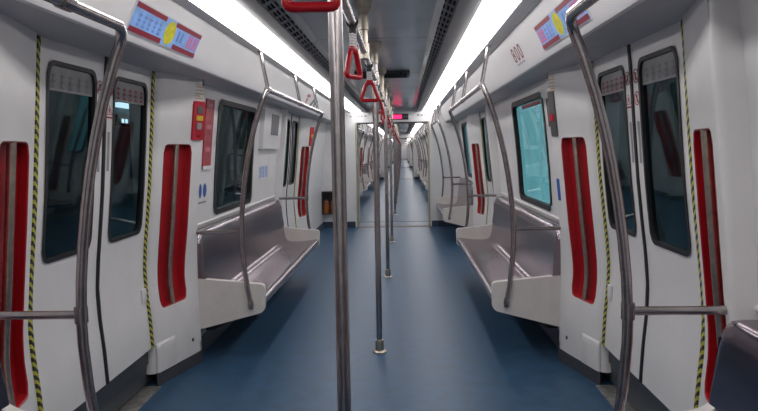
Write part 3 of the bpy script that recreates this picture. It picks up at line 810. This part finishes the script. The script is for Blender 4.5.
# emblem on the left cover panel
org = panel_pt(-1, 8.3, .06, 0); e = empty('wall_emblem', org)
m = MB(); B = lambda pts: m.poly([panel_pt(-1, 8.15+a, .05+b, .002) for a, b in pts])
B([(-.20, .10), (-.12, .145), (.02, .13), (.10, .15), (.05, .10), (-.08, .095)]); B([(-.14, .08), (.0, .085), (-.04, .02), (-.10, .0)])
obj('red_mark', m.mesh('red_mark', M['logored'], org), e)
m = MB(); B([(.25, .0), (.45, .14), (.62, .14), (.72, .02), (.60, .01), (.52, .09), (.40, .01)]); B([(.66, .11), (.80, .12), (.86, .06), (.76, .05)])
obj('grey_mark', m.mesh('grey_mark', M['logogrey'], org), e)
tag(e, 'faded red and slate emblem on the left cover panel behind the handrail', 'emblem')

# posters, stickers, info panel on the left wall of the long bench bay; strip on the right
def wall_plate(s, y0, y1, z0, z1, d0, d1, name, m, parent=None, org=None):
    G = lambda y, z, d: (s*(wallX(z)-d), y, z)
    mb = MB(); n = 6
    zs = [z0+(z1-z0)*i/n for i in range(n+1)]
    mb.grid([[G(y0, z, d0), G(y0, z, d1), G(y1, z, d1), G(y1, z, d0)] for z in zs], False)
    for z in (z0, z1): mb.add([G(y0, z, d0), G(y0, z, d1), G(y1, z, d1), G(y1, z, d0)], [[0, 1, 2, 3]])
    if org is None: org = (s*wallX(z0), (y0+y1)/2, z0)
    return obj(name, mb.mesh(name, M[m], org), parent, (0, 0, 0) if parent else org), org
p, og = wall_plate(-1, 4.99, 5.20, 1.46, 2.02, 0, .010, 'notice_strip', 'poster')
tag(p, 'tall dull red notice strip between the left pillar and the window', 'notice')
for z in (1.60, 1.78, 1.95): wall_plate(-1, 5.03, 5.15, z, z+.035, .009, .0115, 'print_block', 'logored', p, og)
wall_plate(-1, 4.99, 5.20, 1.455, 1.485, .0, .013, 'frame_edge', 'paper', p, og)
p, og = wall_plate(-1, 4.90, 5.165, 1.165, 1.365, 0, .0015, 'sticker_sheet', 'white')
tag(p, 'small white sticker with two blue ovals beside the left window', 'sticker')
for yy, rw in ((4.972, .036), (5.085, .046)):
    mb = MB(); mb.poly([(-(wallX(1.285+.058*math.sin(2*PI*k/20))-.003), yy+rw*math.cos(2*PI*k/20), 1.285+.058*math.sin(2*PI*k/20)) for k in range(20)])
    obj('blue_oval', mb.mesh('blue_oval', M['blue'], og), p)
wall_plate(-1, 4.93, 5.13, 1.185, 1.197, .0015, .003, 'print_line', 'inkgrey', p, og)
p, og = wall_plate(-1, 6.93, 7.90, 1.62, 2.06, 0, .05, 'info_cabinet', 'white')
tag(p, 'raised white wall cabinet with grey screen between the left window and second door', 'cabinet')
wall_plate(-1, 7.30, 7.72, 1.78, 2.02, .049, .054, 'grey_screen', 'screen', p, og)
p, og = wall_plate(-1, 7.02, 7.50, 1.27, 1.44, 0, .003, 'wall_notice', 'paper')
tag(p, 'white notice with pale blue print under the left wall cabinet', 'notice')
for a, b in ((7.04, 7.16), (7.19, 7.30), (7.34, 7.47)): wall_plate(-1, a, b, 1.29, 1.42, .003, .0045, 'blue_print', 'bluepale', p, og)
p, og = wall_plate(1, 5.02, 5.09, 1.75, 1.97, 0, .012, 'dark_plate', 'darkmetal')
tag(p, 'narrow dark plate at the edge of the right window behind the pillar', 'sign')
p, og = wall_plate(1, 5.45, 6.25, 1.955, 1.99, -.026, -.018, 'red_strip', 'poster')  # plain red strip just in front of the pane, near its top
tag(p, 'thin red strip inside the top edge of the right window', 'sign')

# led sign and small lettering over the gangway
r = empty('led_sign', (.14, 12.80, 2.18)); og = r.location
m = MB().box(-.05, .33, 12.775, 12.815, 2.172, 2.288, .004); obj('sign_case', m.mesh('sign_case', M['ledoff'], og), r)
m = MB()
x = -.035
while x < .175:
    w = random.choice((.028, .036, .045)); m.box(x, x+w, 12.770, 12.778, 2.19+random.choice((0, .004)), 2.270); x += w+.006
obj('red_text', m.mesh('red_text', M['ledred'], og), r)
tag(r, 'black led sign over the gangway with glowing red text on its left half', 'sign')
m = MB()
for i, w in enumerate((.05, .03, .06, .04, .05)): m.box(-.86+i*.075, -.86+i*.075+w, 12.805, 12.8105, 2.24, 2.275)
tag(obj('header_lettering', m.mesh('header_lettering', M['grey'], (-.7, 12.81, 2.24)), None, (-.7, 12.81, 2.24)), 'faint grey lettering on the white header left of the led sign', 'lettering')
m = MB()
for i, w in enumerate((.05, .05, .03)): m.box(.50+i*.075, .50+i*.075+w, 12.805, 12.8105, 2.24, 2.275)
tag(obj('header_lettering', m.mesh('header_lettering', M['grey'], (.6, 12.81, 2.24)), None, (.6, 12.81, 2.24)), 'faint grey lettering on the white header right of the led sign', 'lettering')

# ceiling sensor bar
r = empty('ceiling_vent', (0, 6.85, 2.40)); og = r.location
obj('vent_box', MB().box(-.29, .29, 6.62, 7.08, 2.378, 2.405, .004).mesh('vent_box', M['darkmetal'], og), r)
m = MB()
for i in range(7): m.box(-.26, .26, 6.66+i*.06, 6.69+i*.06, 2.372, 2.380)
obj('vent_slats', m.mesh('vent_slats', M['darkslot'], og), r)
obj('sensor_stud', MB().lathe([(.012, 2.345), (.018, 2.355), (.02, 2.38)], .20, 6.64, 14).mesh('sensor_stud', M['beadblack'], og), r)
tag(r, 'dark flat vent bar across the middle of the grey ceiling', 'vent')

# extinguisher cabinet on the left end wall
r = empty('extinguisher_cabinet', (-1.30, 12.80, .30)); og = r.location
m = MB()
x0, x1, z0, z1 = -1.455, -1.13, .29, .75
for bx in ((x0, x1, z0, z0+.022), (x0, x1, z1-.022, z1), (x0, x0+.022, z0, z1), (x1-.022, x1, z0, z1)): m.box(bx[0], bx[1], 12.66, 12.81, bx[2], bx[3])
m.box(x0, x1, 12.80, 12.81, z0, z1)
obj('cabinet_case', m.mesh('cabinet_case', M['cabinetdark'], og), r)
m = MB(); m.box(x0, x1, 12.655, 12.66, z0+.225, z0+.24); obj('cross_bar', m.mesh('cross_bar', M['darkmetal'], og), r)
m = MB(); m.add([(x0+.02, 12.662, z0+.02), (x1-.02, 12.662, z0+.02), (x1-.02, 12.662, z1-.02), (x0+.02, 12.662, z1-.02)], [[0, 1, 2, 3]]); obj('glass_front', m.mesh('glass_front', M['clear'], og), r)
tag(r, 'dark glass-fronted extinguisher cabinet low on the end wall left of the gangway', 'cabinet')
ex = MB(); ex.lathe([(.0, 0), (.055, .0), (.062, .02), (.062, .20), (.05, .235), (.022, .255), (.018, .28)], 0, 0, 18)
EXM = ex.mesh('cylinder', M['orange'])
eh = MB(); eh.box(-.02, .02, -.045, .02, .275, .295, .004); eh.tube([(.02, 0, .285), (.06, -.01, .26), (.068, -.01, .16)], .007, 8); EHM = eh.mesh('valve_head', M['black'])
for x, w in ((-1.37, 'left'), (-1.215, 'right')):
    e = empty('fire_extinguisher', (x, 12.735, z0+.023)); obj('cylinder', EXM, e); obj('valve_head', EHM, e)
    tag(e, 'orange fire extinguisher standing on the %s inside the dark cabinet' % w, 'extinguisher')

# ------------------------------------------------------------------ outside the near left door: lit platform arrow sign and tube lamp
r = empty('arrow_sign', (-2.50, 6.40, 1.91)); og = r.location
m = MB(); m.box(-2.545, -2.50, 5.95, 6.75, 1.855, 1.965, .005); obj('sign_case', m.mesh('sign_case', M['ledoff'], og), r)
m = MB(); X_ = -2.497
m.add([(X_, 6.36, 1.902), (X_, 6.56, 1.902), (X_, 6.56, 1.918), (X_, 6.36, 1.918)], [[0, 1, 2, 3]]); m.add([(X_, 6.53, 1.875), (X_, 6.66, 1.91), (X_, 6.53, 1.945)], [[0, 1, 2]])
for a in (6.02, 6.10, 6.20, 6.27): m.add([(X_, a, 1.89), (X_, a+.06, 1.89), (X_, a+.06, 1.93), (X_, a, 1.93)], [[0, 1, 2, 3]])
obj('lit_arrow', m.mesh('lit_arrow', M['arrow'], og), r); tag(r, 'dark sign with lit white arrow seen through the near left door glass', 'sign')
m = MB(); m.box(-2.552, -2.48, 5.98, 6.62, 2.04, 2.085, .01); t_ = obj('tube_lamp', m.mesh('tube_lamp', M['arrow'], (-2.5, 6.35, 2.06)), None, (-2.5, 6.35, 2.06)); tag(t_, 'glowing white tube lamp seen through the near left door glass, above the arrow sign', 'lamp')

# ------------------------------------------------------------------ camera, world, view
C = dict(cx=.20357, H=1.6, yaw=.0388668, pit=.0900438, roll=.0173948, f=630.)
def ray(xr, ur, d):
    cr, sr = math.cos(C['roll']), math.sin(C['roll']); x = xr*cr+ur*sr; u = -xr*sr+ur*cr
    cp, sp = math.cos(C['pit']), math.sin(C['pit']); y = d*cp+u*sp; z = -d*sp+u*cp
    cy, sy = math.cos(C['yaw']), math.sin(C['yaw']); return Vector((x*cy-y*sy, x*sy+y*cy, z))
R_, U_, D_ = ray(1, 0, 0), ray(0, 1, 0), ray(0, 0, 1)
cam = bpy.data.cameras.new('camera'); co = bpy.data.objects.new('camera', cam); COL.objects.link(co)
mw = Matrix((( R_.x, U_.x, -D_.x, C['cx']), (R_.y, U_.y, -D_.y, 0), (R_.z, U_.z, -D_.z, C['H']), (0, 0, 0, 1)))
co.matrix_world = mw
cam.sensor_width = 36; cam.sensor_fit = 'HORIZONTAL'; cam.lens = C['f']/758*36; cam.clip_start = .02; cam.clip_end = 200
S.camera = co
w = bpy.data.worlds.new('world'); S.world = w; w.use_nodes = True
w.node_tree.nodes['Background'].inputs[0].default_value = (.25, .3, .34, 1); w.node_tree.nodes['Background'].inputs[1].default_value = .05
S.view_settings.view_transform = 'Standard'; S.view_settings.look = 'None'; S.view_settings.exposure = 0; S.view_settings.gamma = 1
S.cycles.max_bounces = 8; S.cycles.diffuse_bounces = 4; S.cycles.glossy_bounces = 4; S.cycles.transparent_max_bounces = 10
